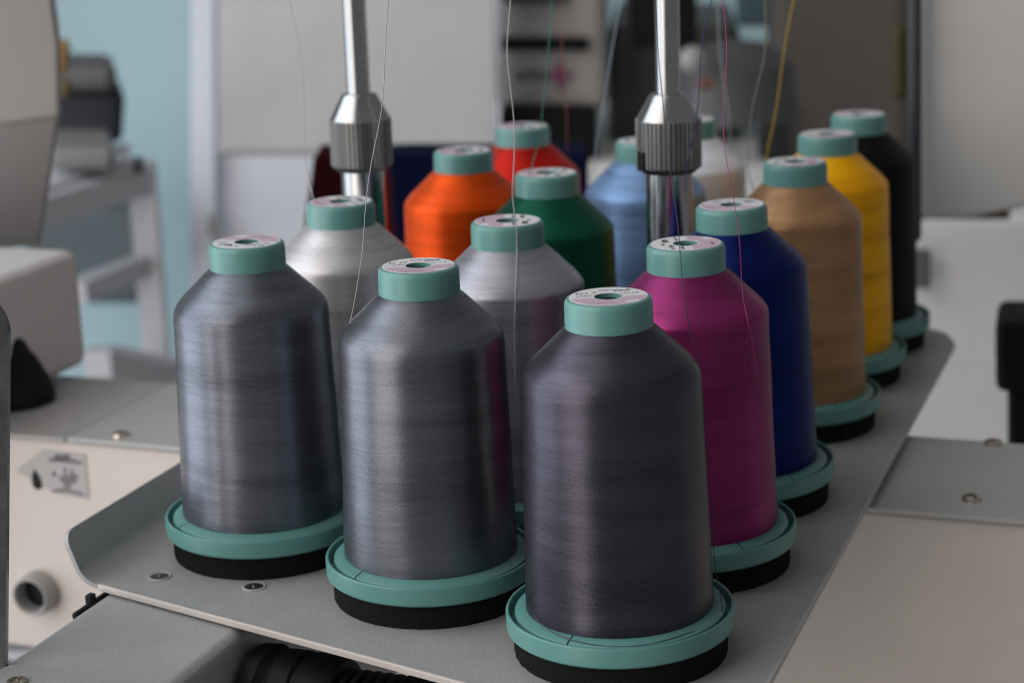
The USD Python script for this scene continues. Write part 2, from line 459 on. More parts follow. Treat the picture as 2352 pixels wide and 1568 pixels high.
obj('flange_nut', along_v(lathe([(0, 0), (0.0190, 0), (0.0222, 0.002), (0.0226, 0.008), (0.0208, 0.0105), (0.0205, 0.012), (0.0214, 0.0135), (0.0214, 0.021), (0.0204, 0.0222), (0.0204, 0.0235), (0.0212, 0.0245), (0.0210, 0.034), (0.0195, 0.038), (0.0165, 0.039), (0, 0.039)], 40)), BLACK, gl)
hp = [(0.0, 0.0385)]
for i in range(16):
    z = 0.0385 + i * 0.0046
    hp += [(0.0150, z), (0.0166, z + 0.0009), (0.0168, z + 0.0022), (0.0166, z + 0.0030), (0.0150, z + 0.0040)]
hp.append((0.0, hp[-1][1]))
obj('hose', along_v(lathe(hp, 32)), RUBBER, gl)

# ------------------------------------------------------------------ left bracket bar
def bar():
    p0 = aty(19.5, 705, 0.66); r = 0.016; bx = p0[0] - r
    zt = aty(5, 655, 0.66)[2]
    prof = sbox(-r, -0.30, r, 0).union(Point(0, 0).buffer(r, 24))
    prof = prof.difference(Point(-0.002, -0.002).buffer(0.0118, 20))
    m = ext(prof, 0.004)
    T = np.array([[1, 0, 0, 0], [0, 0, -1, 0], [0, 1, 0, 0], [0, 0, 0, 1.0]])
    m.apply_transform(T)
    q = aty(13, 1530, 0.66); lean = math.atan2(q[0] - p0[0], p0[2] - q[2])
    m.apply_transform(trimesh.transformations.rotation_matrix(-lean, [0, 1, 0]))
    m.apply_translation([bx, 0.66, zt - r])
    return m


solo('bracket_bar', bar(), DARKSTEEL, 'dark steel upright bar with rounded top at the left frame edge', 'bracket')

# ------------------------------------------------------------------ the chrome posts
def post(Y, px, zk0, zk1, zc, name_label, notch):
    c = np.array([aty(px, 330, Y)[0], Y, 0.0])
    t = thing('telescopic_post', name_label, 'post', c, 'chrome posts standing in the thread tray')
    obj('tube', lathe([(0.0, 0.0), (0.0104, 0.0), (0.0104, zk0 + 0.002), (0.0, zk0 + 0.002)], 48), CHROME, t)
    n = 432; a = np.linspace(0, 2 * np.pi, n, endpoint=False)
    R = 0.0143 + 0.0006 * np.clip(1.3 * np.cos(a * 42), -1, 0.8)
    rows = [(zk0, 0.80), (zk0 + 0.0008, 0.84), (zk0 + 0.0024, 0.985), (zk0 + 0.0030, 1.0), (zk1 - 0.0006, 1.0), (zk1, 0.985)]
    v = np.concatenate([np.stack([R * s * np.cos(a), R * s * np.sin(a), np.full(n, z)], 1) for z, s in rows])
    f = []
    for i in range(len(rows) - 1):
        j = np.arange(n); k = (j + 1) % n
        f += [np.stack([i * n + j, i * n + k, (i + 1) * n + k], 1), np.stack([i * n + j, (i + 1) * n + k, (i + 1) * n + j], 1)]
    v = np.vstack([v, [0, 0, zk0]]); f.append(np.stack([np.full(n, len(v) - 1), (np.arange(n) + 1) % n, np.arange(n)], 1))
    col = obj('knurled_collar', trimesh.Trimesh(v, np.concatenate(f), process=False), STEEL, t, smooth=False)
    obj('collar_cone', lathe([(0.01445, zk1 - 0.0003), (0.0141, zk1 + 0.0004), (0.0084, zc - 0.0006), (0.0078, zc), (0.0, zc)], 64), CHROME, col)
    obj('rod', lathe([(0.0, zk1), (0.0054, zk1), (0.0054, 0.40), (0.0, 0.40)], 40), CHROME, t)
    if notch:
        b = tm(m3.Manifold.cube((0.0054, 0.006, 0.0086), True)); b.apply_translation([0, -0.0122, zk0 + 0.0062])
        b.apply_transform(trimesh.transformations.rotation_matrix(math.radians(-62), [0, 0, 1]))
        obj('clamp_lever', b, BLACK, t)
    return t


post(0.86, 1536, 0.1361, 0.1603, 0.1714, 'chrome post behind the magenta and dark blue cones', True)
post(0.913, 830, 0.1330, 0.1576, 0.1694, 'chrome post behind the silver cone', False)

# ------------------------------------------------------------------ cones on foam pads
H = 0.1205           # cone height above the foam
ZF = 0.0095


def base_mesh(slits):
    p = [(0.008, 0.0), (0.0400, 0.0), (0.0408, 0.0007), (0.0410, 0.0016), (0.0410, 0.0069), (0.0407, 0.0075), (0.0402, 0.0076), (0.0398, 0.0074),
         (0.0396, 0.0040), (0.0392, 0.0030), (0.0383, 0.0030), (0.0379, 0.0042), (0.0377, 0.0066), (0.0372, 0.0071), (0.0335, 0.0084), (0.008, 0.0090)]
    m = m3.Manifold.revolve(m3.CrossSection([p]), 96)
    for a in slits:
        b = m3.Manifold.cube((0.0062, 0.0007, 0.003), True).translate((0.0351, 0, 0.0075)).rotate((0, 0, a))
        m = m - b
    return tm(m)


def cap_mesh():
    p = [(0.0047, H - 0.0015), (0.0130, H - 0.0015), (0.0130, H - 0.0126), (0.0140, H - 0.0128), (0.0152, H - 0.0121), (0.01535, H - 0.0112), (0.01525, H - 0.0024), (0.0150, H - 0.0011), (0.0145, H - 0.0003), (0.0138, H - 0.00005), (0.0047, H - 0.0001)]
    return tm(m3.Manifold.revolve(m3.CrossSection([p]), 72))


def label_meshes(ang, seed):
    r = random.Random(seed)
    ann = Point(0, 0).buffer(0.0136, 40).difference(Point(0, 0).buffer(0.0049, 24))
    win = affinity.rotate(sbox(0.0035, -0.0115, 0.0085, -0.0085), 8, origin=(0, 0))
    pink = Point(0, 0).buffer(0.0130, 40).difference(Point(0, 0).buffer(0.0055, 24)).intersection(sbox(-0.02, -0.02, 0.02, -0.0016)).difference(win)
    ink = []
    def row(x0, x1, y, h, w, gap, skip=0.15):
        x = x0
        while x < x1:
            ww = w * r.uniform(0.5, 1.3)
            if r.random() > skip:
                hh = h * r.uniform(0.7, 1.1)
                ink.append(sbox(x, y, x + ww * 0.42, y + hh))
                k = r.random()
                if k < 0.5: ink.append(sbox(x, y + hh * 0.45, x + ww, y + hh * 0.62))
                if k > 0.35: ink.append(sbox(x + ww * 0.7, y + r.choice((0, hh * 0.3)), x + ww, y + hh))
                if k > 0.7: ink.append(sbox(x, y + hh * 0.85, x + ww, y + hh))
            x += ww + gap
    row(-0.0105, -0.0030, 0.0052, 0.0019, 0.0010, 0.0006)
    row(-0.0110, -0.0052, 0.0016, 0.0013, 0.0007, 0.0004)
    row(-0.0020, 0.0022, 0.0082, 0.0017, 0.0008, 0.0006)
    row(0.0050, 0.0115, 0.0022, 0.0014, 0.0008, 0.0006)
    n1 = len(ink)
    row(0.0030, 0.0078, 0.0062, 0.0026, 0.0012, 0.0003, 0)
    row(-0.006, 0.001, -0.0105, 0.0012, 0.0006, 0.0006, 0.3)
    A = trimesh.transformations.rotation_matrix(math.radians(ang), [0, 0, 1])
    res = []
    for poly, d, z in ((ann, 0.00012, 0.0), (pink, 0.00004, 0.00014)):
        m = ext(poly, d, H + z); m.apply_transform(A); res.append(m)
    m = cat_([ext(b, 0.00004, H + 0.00020) for b in ink]); m.apply_transform(A); res.append(m)
    return res


def winding(seed, nth, nz, sharp=0.0, rb=0.0337, rs=0.0313, amp=1.0):
    r = np.random.default_rng(seed)
    z0, z1 = 0.0084, H - 0.0108
    zs = H - 0.0262                                        # shoulder height
    ctl = [(0.0148, z1 + 0.001), (0.0164, z1 - 0.0002)] + [(0.0164 + (rs - 0.0164) * q, z1 - 0.0002 + (zs + 0.0012 - z1) * q) for q in (0.25, 0.5, 0.72)]
    k = 0.0022 * (1 - sharp) + 0.00035
    ctl += [(rs - k * 0.8, zs + k * 0.95), (rs - k * 0.15, zs - k * 0.3), (rs + 0.0001, zs - k * 1.6)]
    ctl += [(rs + (rb - rs) * t, zs - k * 1.6 + (z0 - zs + k * 1.6) * t) for t in np.linspace(0.08, 1, 10)]
    c = np.array(ctl)
    d = np.r_[0, np.cumsum(np.linalg.norm(np.diff(c, axis=0), axis=1))]
    s = np.linspace(0, d[-1], nz)
    from scipy.interpolate import PchipInterpolator
    pr = PchipInterpolator(d, c, axis=0)(s)
    th = np.linspace(0, 2 * np.pi, nth + 1) + np.pi / 2          # seam faces away from the camera
    S, T = np.meshgrid(s, th, indexing='ij')
    disp = np.zeros_like(S)
    for q in range(7):
        A = r.uniform(-0.006, 0.006); ph = r.uniform(0, 6.28); fr = r.choice([180, 260, 400, 700])
        disp += (meshkit.noise(np.stack([(S + A * np.sin(T - ph)) * fr + q * 17, np.cos(T) * 0.6 + seed, np.sin(T) * 0.6], -1), q + seed) - 0.5) * (0.02 / fr)
    disp += (meshkit.noise(np.stack([np.cos(T) * 2.2, np.sin(T) * 2.2, S * 60], -1), seed + 40) - 0.5) * 0.00022
    env = np.clip(np.minimum(s / 0.004, (d[-1] - s) / 0.004), 0, 1)[:, None]
    R = pr[:, 0][:, None] + disp * env * amp
    v = np.stack([R * np.cos(T), R * np.sin(T), np.repeat(pr[:, 1][:, None], nth + 1, 1)], -1).reshape(-1, 3)
    uv = np.stack([(T - np.pi / 2) * 0.0315, d[-1] - S], -1).reshape(-1, 2)
    idx = np.arange(nz * (nth + 1)).reshape(nz, nth + 1)
    a, b, cc, dd = idx[:-1, :-1].ravel(), idx[1:, :-1].ravel(), idx[1:, 1:].ravel(), idx[:-1, 1:].ravel()
    f = np.concatenate([np.stack([a, b, cc], 1), np.stack([a, cc, dd], 1)])
    return trimesh.Trimesh(v, f, process=False), uv


CAPM = cap_mesh()
FOAMM = None


def foam_mesh(seed):
    n, R, h = 120, 0.0384, ZF - 0.0001
    r = np.random.default_rng(seed)
    a = np.linspace(0, 2 * np.pi, n, endpoint=False)
    rows = [(0.0, R * 0.995), (0.0006, R), (h * 0.35, R * 1.0), (h * 0.7, R * 1.0), (h - 0.0006, R), (h, R * 0.99)]
    v = [np.stack([(q + r.normal(0, 0.00012, n)) * np.cos(a), (q + r.normal(0, 0.00012, n)) * np.sin(a), np.full(n, z)], 1) for z, q in rows]
    v = np.vstack(v + [[[0, 0, 0]], [[0, 0, h]]]); f = []
    for i in range(len(rows) - 1):
        j = np.arange(n); k = (j + 1) % n
        f += [np.stack([i * n + j, i * n + k, (i + 1) * n + k], 1), np.stack([i * n + j, (i + 1) * n + k, (i + 1) * n + j], 1)]
    j = np.arange(n); k = (j + 1) % n; e = (len(rows) - 1) * n
    f += [np.stack([np.full(n, len(v) - 2), k, j], 1), np.stack([np.full(n, len(v) - 1), e + j, e + k], 1)]
    return trimesh.Trimesh(v, np.concatenate(f), process=False)


#      name          x(mm)   y(mm)   tilt  colour                 metal rough  label angle  slits         sharp  big
CONES = [
    ('charcoal', 35.6, 645.7, -0.98, (0.072, 0.067, 0.088), 0.8, 0.35, 4, (238, 60), 0.0, 1, 'charcoal grey thread cone nearest the camera at the front of the tray'),
    ('magenta', 70.4, 730.5, -0.99, (0.25, 0.026, 0.13), 0.6, 0.4, 92, (295, 120), 0.85, 1, 'magenta thread cone directly behind the charcoal cone'),
    ('navy', 98.8, 807.8, -1.75, (0.004, 0.012, 0.115), 0.6, 0.4, 330, (300, 100), 0.85, 1, 'dark navy blue thread cone between the magenta and the tan cones'),
    ('tan', 139.3, 913.1, -0.55, (0.40, 0.225, 0.115), 0.5, 0.44, 60, (293, 100), 0.85, 0, 'tan brown thread cone in front of the yellow cone'),
    ('yellow', 168.9, 997.0, -0.67, (0.97, 0.43, 0.004), 0.2, 0.46, 10, (310, 100), 0.85, 0, 'golden yellow thread cone between the tan and the black cones'),
    ('black', 196.5, 1065.2, 0.0, (0.0035, 0.0035, 0.004), 0.1, 0.6, 200, (320, 100), 0.85, 0, 'black thread cone at the far right end of the tray'),
    ('grey1', -34.1, 706.2, 0.0, (0.152, 0.158, 0.183), 0.8, 0.34, 8, (222, 60), 0.0, 1, 'mid grey thread cone left of the charcoal cone, in the front row'),
    ('lgrey', -0.3, 788.5, 0.0, (0.36, 0.36, 0.405), 0.6, 0.38, 268, (210, 60), 0.85, 1, 'light grey thread cone behind the two front grey cones, before the green one'),
    ('green', 19.0, 904.6, 0.0, (0.006, 0.10, 0.058), 0.6, 0.42, 250, (210, 60), 0.85, 0, 'dark green thread cone between the light grey and the red cones'),
    ('lightblue', 72.0, 993.5, 0.0, (0.21, 0.35, 0.60), 0.4, 0.44, 100, (210, 60), 0.85, 0, 'pale blue thread cone behind the right chrome post'),
    ('white', 102.0, 1067.0, 0.0, (0.80, 0.83, 0.93), 0.0, 0.48, 180, (210, 60), 0.85, 0, 'white thread cone behind the pale blue cone'),
    ('grey2', -105.4, 762.0, 0.0, (0.165, 0.176, 0.208), 0.8, 0.35, 160, (210, 60), 0.2, 1, 'slate grey thread cone at the left front corner of the tray'),
    ('silver', -74.2, 846.4, 0.0, (0.52, 0.505, 0.52), 0.55, 0.4, 300, (210, 60), 0.85, 0, 'silvery white-grey thread cone before the left chrome post'),
    ('orange', -21.7, 981.2, 0.0, (0.84, 0.085, 0.004), 0.5, 0.44, 290, (210, 60), 0.85, 0, 'bright orange thread cone behind the silver cone'),
    ('red', 9.4, 1061.4, 0.0, (0.52, 0.013, 0.007), 0.5, 0.44, 250, (210, 60), 0.85, 0, 'red thread cone behind the green and the orange cones'),
]
PADOF = {'grey1': 'mid grey', 'lgrey': 'light grey', 'lightblue': 'pale blue', 'grey2': 'slate grey', 'navy': 'dark navy blue', 'tan': 'tan brown', 'yellow': 'golden yellow', 'green': 'dark green', 'orange': 'bright orange', 'silver': 'silvery'}
BYN = {}
for i, (nm, x, y, tilt, col, met, rgh, lang, slits, sharp, big, lab) in enumerate(CONES):
    x, y = x / 1000, y / 1000
    BYN[nm] = (x, y)
    pad = obj('foam_pad', foam_mesh(i + 3), FOAM, smooth=35)
    UsdGeom.Xformable(pad).AddTranslateOp().Set(Gf.Vec3d(x, y, 0.0001))
    tag(pad, 'round black foam pad under the %s thread cone' % PADOF.get(nm, nm), 'foam pad', 'black foam pads under the cones')
    t = thing('thread_cone', lab, 'thread cone', (x, y, ZF + 0.0001), 'thread cones standing in the tray', rot=(0, tilt, 0))
    wm, uv = winding(i * 3 + 11, 240 if big else 140, 260 if big else 130, sharp)
    obj('wound_thread', wm, thread_mat('thread_' + nm, col, met, rgh, seed=i * 3.7), t, smooth=True, uv=uv)
    obj('base', base_mesh(slits), TEAL, t, smooth=28)
    cp = obj('cap', CAPM, TEAL, t, smooth=35)
    for nme, mm, mt in zip(('label_disc', 'label_panel', 'label_print'), label_meshes(lang, i + 5), (PAPER, PINK, INK)):
        obj(nme, mm, mt, cp, smooth=False)

# ------------------------------------------------------------------ loose threads
def threadmat(n, c, metal=0.2):
    return mat('strand_' + n, c, 0.4, metal, bump=0.4, bscale=4000)


def strand(nm, px, Y, r, col, label, tail=None):
    pts = [aty(x, y, Y if np.ndim(Y) == 0 else Y[i]) for i, (x, y) in enumerate(px)]
    top = np.array(pts[0]); d = top - np.array(pts[1]); pts = [top + d / np.linalg.norm(d) * 0.03] + pts
    if tail: pts += [np.array(q) for q in tail]
    solo('loose_thread', tube(spline(pts, 120), r, 7), threadmat(nm, col), label, 'thread', 'threads rising from the cones', smooth=True)


def hug(nm, px, py, gap=0.0006):
    """The point of a cone's winding seen there, lifted by gap."""
    x, y = BYN[nm]; d = ray(px, py); t = (y - 0.06) / d[1]
    zz = [0.0095, 0.018, 0.1000, 0.1036, 0.1052, 0.1192, 0.1196, 0.135]; rr = [0.041, 0.0339, 0.0319, 0.0315, 0.0310, 0.0168, 0.0158, 0.0158]
    while t < (y + 0.05) / d[1]:
        p = EYE + d * t
        if math.hypot(p[0] - x, p[1] - y) < np.interp(p[2], zz, rr) + gap: return p
        t += 0.0002
    return EYE + d * (y - 0.03) / d[1]


cx, cy = BYN['charcoal']


def around(a, r, z):
    return (cx + r * math.cos(math.radians(a)), cy + r * math.sin(math.radians(a)), z)


strand('charcoal', [(1505, 0), (1509, 90), (1519, 200), (1530, 300), (1541, 400), (1555, 500), (1563, 590), (1568, 650), (1585, 755), (1608, 850), (1617, 950), (1629, 1080), (1638, 1220), (1646, 1325)],
       0.645, 0.00017, (0.07, 0.065, 0.085), 'thin dark grey thread rising along the right side of the charcoal cone',
       tail=[around(-20, 0.0375, ZF + 0.0069), around(-45, 0.0365, ZF + 0.0076), around(-80, 0.0372, ZF + 0.0073), around(-115, 0.0366, ZF + 0.0075), around(-140, 0.0350, ZF + 0.0085), around(-168, 0.0336, ZF + 0.0100)])
strand('magenta', [(1661, 0), (1667, 70), (1669, 130), (1665, 200), (1662, 270), (1665, 340), (1676, 410), (1690, 490), (1699, 560), (1702, 620)], [0.722] * 10, 0.00015, (0.42, 0.05, 0.21), 'pink thread rising in front of the dark blue cone',
       tail=[hug('magenta', *q) for q in ((1705, 668), (1716, 730), (1728, 785), (1734, 835), (1741, 880), (1755, 912), (1775, 932))])
strand('navy', [(1634, 0), (1618, 70), (1608, 140), (1605, 220), (1594, 300), (1580, 370), (1574, 440)], 0.80, 0.00022, (0.02, 0.03, 0.12), 'dark blue thread rising across the right chrome post')
strand('tan', [(1757, 0), (1756, 120), (1742, 190), (1726, 260), (1721, 330), (1722, 410), (1735, 440)], 0.905, 0.00022, (0.34, 0.28, 0.22), 'beige thread rising left of the tan cone')
strand('yellow', [(1823, 0), (1802, 110), (1789, 210), (1775, 290), (1760, 370), (1760, 420)], 0.985, 0.0003, (0.55, 0.33, 0.02), 'yellow thread rising behind the tan cone')
strand('grey1', [(892, 0), (886, 90), (882, 180), (878, 240), (862, 330), (846, 420), (838, 500), (834, 560), (820, 660), (803, 745), (790, 800), (784, 880)], [0.70] * 9 + [0.705, 0.71, 0.71], 0.00017, (0.42, 0.42, 0.45), 'pale grey thread crossing in front of the left chrome collar')
strand('lgrey', [(1173, 0), (1168, 60), (1165, 120), (1170, 180), (1179, 260), (1182, 320), (1179, 400), (1177, 440), (1182, 490), (1187, 530)], 0.7725, 0.00022, (0.46, 0.46, 0.49), 'white-grey thread rising from the light grey cone',
       tail=[hug('lgrey', *q) for q in ((1187, 565), (1187, 600), (1185, 650), (1183, 710), (1182, 780), (1183, 850), (1187, 905), (1206, 940), (1250, 955))])
strand('green', [(1268, 0), (1262, 90), (1254, 170), (1246, 250), (1241, 310), (1228, 360), (1216, 400)], 0.90, 0.00022, (0.03, 0.22, 0.15), 'green thread rising in front of the red cone cap')
strand('red', [(1290, 0), (1291, 110), (1297, 200), (1302, 280), (1302, 350)], 1.055, 0.0002, (0.35, 0.09, 0.08), 'dull red thread hanging right of the red cone cap')
strand('orange', [(1127, 0), (1132, 120), (1138, 230), (1141, 320), (1136, 380)], 0.975, 0.0002, (0.55, 0.33, 0.27), 'salmon thread hanging along the edge of the white board')
strand('lightblue', [(1428, 0), (1412, 80), (1399, 160), (1386, 240), (1370, 330), (1364, 400)], 0.99, 0.00028, (0.34, 0.40, 0.50), 'pale blue thread slanting past the black device')
strand('white', [(1648, 0), (1654, 120), (1664, 200), (1676, 290), (1680, 350)], 1.06, 0.00025, (0.5, 0.5, 0.5), 'white thread hanging right of the right chrome post')
strand('silver', [(664, 0), (684, 90), (695, 180), (698, 260), (701, 360), (712, 420), (722, 470), (735, 530)], [0.84] * 6 + [0.83, 0.82], 0.0002, (0.5, 0.5, 0.52), 'faint silver thread before the white board, left of the left post')

# ------------------------------------------------------------------ machine parts at the left
PZ = -0.0062
# low head on the left bed: its long side runs along the machine
q0, q1 = atz(105, 900, PZ), atz(232, 852, PZ)
u0, v0 = uv_of(q0); u1, _ = uv_of(q1)
HB = aty(200, 572, q1[1])[2]
solo('sewing_head_housing', uvbox(u0 - 0.12, u1, v0 - 0.16, v0, PZ + 0.004, HB, 0.007), mat('light_grey_paint', (0.62, 0.61, 0.60), 0.42, bump=0.1), 'low grey rounded machine head behind the left end of the machine bed', 'machine')
b0 = atz(40, 925, PZ)
lump = lathe([(0.0, 0.040), (0.0045, 0.0385), (0.008, 0.034), (0.0105, 0.028), (0.0125, 0.025), (0.0155, 0.019), (0.0185, 0.0125), (0.0215, 0.008), (0.0228, 0.004), (0.0215, 0.0006), (0.0, 0.0)], 40)
lump.vertices += (meshkit.noise(lump.vertices * 160, 5)[:, None] - 0.5) * np.array([0.0025, 0.0025, 0.001])
lump.apply_translation(atz(34, 922, PZ))
solo('black_pouch', lump, BLACK, 'black cone-shaped lump standing before the low grey head', 'cover', smooth=40)
# upper head: bent sheet, seen at the top left
HEADDIM = mat('upper_head_paint', (0.31, 0.30, 0.295), 0.45, bump=0.1)
uh0 = np.array(aty(0, 566, 1.10))
uh = thing('upper_machine_head', 'large grey machine head filling the upper left corner', 'machine', uh0)
s = m3.Manifold.sphere(0.003, 12)
for nme, up in (('upper_cover', [(-60, -60, 1.10), (104, -60, 1.10), (112, 20, 1.10), (127, 110, 1.10), (128, 258, 1.10), (-60, 284, 1.10)]),
                ('lower_cover', [(-60, 287, 1.103), (127, 261, 1.103), (84, 552, 1.16), (-60, 566, 1.16)])):
    pts = []
    for (x, y, Y) in up:
        p = aty(x, y, Y); pts += [p, p + np.array([-0.036, 0.16, 0])]
    obj(nme, loc(tm(m3.Manifold.batch_hull([s.translate(tuple(map(float, p))) for p in pts])), uh0), HEADDIM, uh)
solo('white_ledge', pbox(-60, 1498, 110, 1516, 1.02, 0.05, 0.003), WHITEDOOR, 'bright white ledge low behind the cream machine face', 'ledge')
solo('blue_grey_panel', pbox(-60, 1521, 140, 1640, 1.05, 0.02, 0.003), mat('blue_grey', (0.16, 0.18, 0.21), 0.5), 'blue-grey panel under the bright white ledge', 'panel')

# ------------------------------------------------------------------ machine parts at the right
solo('machine_column', pbox(2040, 494, 2700, 1060, 1.60, 0.20, 0.01), OFFWHITE, 'off-white machine column behind the right cover plate', 'machine')
hd = []
for (x, y) in [(2112, -80), (2700, -80), (2700, 380), (2500, 430), (2352, 458), (2240, 482), (2140, 488), (2112, 468)]:
    p = aty(x, y, 1.118); hd += [p, p + np.array([0.077, 0.206, 0])]
s5 = m3.Manifold.sphere(0.004, 12)
solo('rounded_machine_head', tm(m3.Manifold.batch_hull([s5.translate(tuple(map(float, p))) for p in hd])), OFFWHITE, 'off-white machine head with curved underside at the upper right', 'machine', smooth=40)
solo('head_gap_shade', pbox(2104, 470, 2320, 506, 1.50, 0.03, 0.003), mat('brown_gap_shade', (0.05, 0.032, 0.022), 0.6), 'dark brown strip for the painted shade in the gap under the curved head', 'strip')  # no real gasket: shade of the gap painted as a dark strip
solo('corner_trim', pbox(2084, -80, 2116, 560, 1.10, 0.01, 0.004), DARKGREY, 'dark grey vertical trim beside the curved off-white head', 'trim')
solo('grey_catch', pbox(2096, 575, 2138, 665, 1.58, 0.01, 0.003), mat('mid_grey_plastic', (0.13, 0.13, 0.14), 0.5), 'small grey catch on the column, right of the black cone', 'catch')
dv = thing('black_clamp', 'black T-shaped block behind the right cover plate', 'clamp', aty(2352, 1010, 1.1))
D0 = np.array(aty(2352, 1010, 1.1))
obj('block', loc(pbox(2286, 742, 2460, 905, 1.10, 0.06, 0.006), D0), BLACK, dv)
obj('stem', loc(pbox(2314, 890, 2430, 1080, 1.11, 0.04, 0.004), D0), BLACK, dv)

# ------------------------------------------------------------------ background
YB = 2.7
w = obj('wall', pbox(-300, -300, 2700, 1700, YB, 0.1, 0.005), BLUEWALL); tag(w, 'pale blue painted room wall in the far left background', 'wall', kind='structure')
dr = thing('white_door', 'bright white door with a frame strip, far behind the slate grey cone', 'door', aty(600, 900, 2.5))
DR = np.array(aty(600, 900, 2.5))
obj('door_frame', loc(pbox(440, -200, 496, 1000, 2.50, 0.05, 0.004), DR), WHITEDOOR, dr)
obj('door_leaf', loc(pbox(494, -200, 1180, 1000, 2.53, 0.04, 0.003), DR), WHITEDOOR, dr)
hn = pbox(478, 495, 500, 545, 2.48, 0.02, 0.003); obj('hinge', loc(hn, DR), HEADGREY, dr)
bd = pbox(502, -200, 1137, 350, 1.9, 0.012, 0.002)
solo('white_board', bd, BOARD, 'large greyish white board hanging behind the left chrome post', 'board')
obj_ = solo('board_shadow_strip', pbox(505, 350, 740, 358, 1.89, 0.03, 0.002), HEADGREY, 'thin grey strip painting the shadow line along the lower edge of the white board', 'ledge')  # shadow line under the board, put in as a grey strip

# folded cloths below the board
def cloth(pts, Y, depth, r=0.004, seed=0):
    s = m3.Manifold.sphere(r, 10); out = []
    for (x, y) in pts:
        p = aty(x, y, Y); out += [s.translate(tuple(map(float, p))), s.translate(tuple(map(float, p + np.array([0, depth, 0]))))]
    m = m3.Manifold.batch_hull(out).refine_to_length(0.02)
    t = tm(m); t.vertices += ((meshkit.fbm(t.vertices * 25, 3, seed) - 0.5) * 0.008)[:, None] * np.array([0.6, 1, 0.2])
    return t


CL = [('maroon', [(734, 366), (800, 366), (800, 760), (670, 760)], 1.42, (0.030, 0.003, 0.006), 'dark maroon folded cloth standing left of the left chrome post'),
      ('deep_green', [(800, 366), (884, 366), (900, 760), (800, 760)], 1.44, (0.003, 0.022, 0.016), 'dark green folded cloth between the left post and the navy cloth'),
      ('dull_red', [(886, 372), (900, 372), (935, 760), (912, 760)], 1.43, (0.10, 0.012, 0.012), 'narrow dull red cloth edge beside the navy cloth'),
      ('navy', [(902, 366), (1340, 366), (1340, 760), (944, 760)], 1.42, (0.0035, 0.006, 0.028), 'wide navy blue folded cloth behind the orange and red cones')]
for k, (n, p, Y, c, lab) in enumerate(CL):
    solo('folded_cloth', cloth(p, Y, 0.05, seed=k), mat('cloth_' + n, c, 0.9, spec=0.08, bump=0.4, bscale=700), lab, 'cloth', 'dark folded cloths behind the tray', smooth=True)

# the second machine in the middle background
s0 = np.array(aty(1270, 380, 2.0))
sm = thing('background_machine', 'blurred off-white machine with black bars and a magenta star emblem', 'machine', s0)
SHELL = mat('machine_shell', (0.46, 0.44, 0.42), 0.5, var=0.04, vscale=8)
obj('housing', loc(pbox(1140, -120, 1398, 272, 2.0, 0.25, 0.02), s0), SHELL, sm)
obj('dark_slot', loc(pbox(1152, 88, 1352, 118, 1.985, 0.02, 0.004), s0), BLACK, sm)
obj('dark_slot', loc(pbox(1152, -60, 1300, 8, 1.985, 0.02, 0.004), s0), DARKGREY, sm)
obj('lower_bar', loc(pbox(1148, 248, 1372, 372, 1.97, 0.05, 0.006), s0), BLACK, sm)
sc = np.array(aty(1286, 174, 1.995))
star = Polygon([(math.sin(a) * (0.0155 if k % 2 == 0 else 0.0055), math.cos(a) * (0.0175 if k % 2 == 0 else 0.0055)) for k, a in enumerate(np.linspace(0, 2 * np.pi, 8, endpoint=False))])


def to_front(m, p):
    m = m.copy(); m.apply_transform(np.array([[1, 0, 0, 0], [0, 0, -1, 0], [0, 1, 0, 0], [0, 0, 0, 1.0]])); m.apply_translation(p); return m


obj('star_emblem', loc(to_front(ext(star, 0.002), sc), s0), mat('magenta_print', (0.25, 0.05, 0.14), 0.5), sm)
wl = [sbox(x, -0.004, x + 0.0042, 0.004 if k % 3 else 0.006) for k, x in enumerate(np.arange(-0.046, -0.012, 0.0058))]
obj('lettering', loc(to_front(cat_([ext(p, 0.002) for p in wl]), sc), s0), mat('grey_print', (0.09, 0.085, 0.09), 0.5), sm)
solo('machine_table', pbox(1130, 374, 1780, 700, 1.95, 0.5, 0.01), OFFWHITE, 'off-white table panel between the red and pale blue cones', 'table')

solo('black_monitor', pbox(1436, -120, 1600, 112, 1.9, 0.06, 0.006), BLACK, 'black screen behind the top of the right chrome post', 'screen')
solo('dark_cabinet', pbox(1396, 60, 1700, 372, 2.1, 0.3, 0.01), mat('charcoal_cabinet', (0.07, 0.069, 0.069), 0.5, var=0.15, vscale=6), 'charcoal cabinet under the black screen', 'cabinet')
solo('grey_lump', lathe([(0, 0.075), (0.03, 0.07), (0.055, 0.05), (0.06, 0.0), (0.0, 0.0)], 32).apply_translation(aty(1690, 270, 1.85)), mat('mid_grey_shell', (0.075, 0.075, 0.08), 0.5), 'rounded grey machine cover right of the right chrome post', 'cover', smooth=40)
solo('teal_box', pbox(1690, -60, 1790, 62, 2.1, 0.1, 0.006), mat('dull_teal', (0.09, 0.15, 0.17), 0.6), 'dull teal box in the background above the grey cover', 'box')
solo('orange_label_box', pbox(1600, 178, 1672, 206, 1.80, 0.02, 0.004), mat('dull_orange', (0.24, 0.12, 0.085), 0.6), 'dull orange box top beside the right chrome collar', 'box')
solo('white_carton', pbox(1596, 206, 1672, 300, 1.80, 0.04, 0.004), mat('carton_grey', (0.22, 0.21, 0.215), 0.6), 'pale grey carton under the dull orange box', 'carton')
solo('spool_pin_ball', trimesh.creation.icosphere(3, 0.013).apply_translation(aty(1592, 138, 1.78)), HEADGREY, 'small white knob beside the right chrome rod', 'knob', smooth=True)
solo('brown_cabinet', pbox(1760, -120, 2090, 720, 2.0, 0.4, 0.02), BROWNGREY, 'tall dim brown-grey cabinet behind the yellow and black cones', 'cabinet')
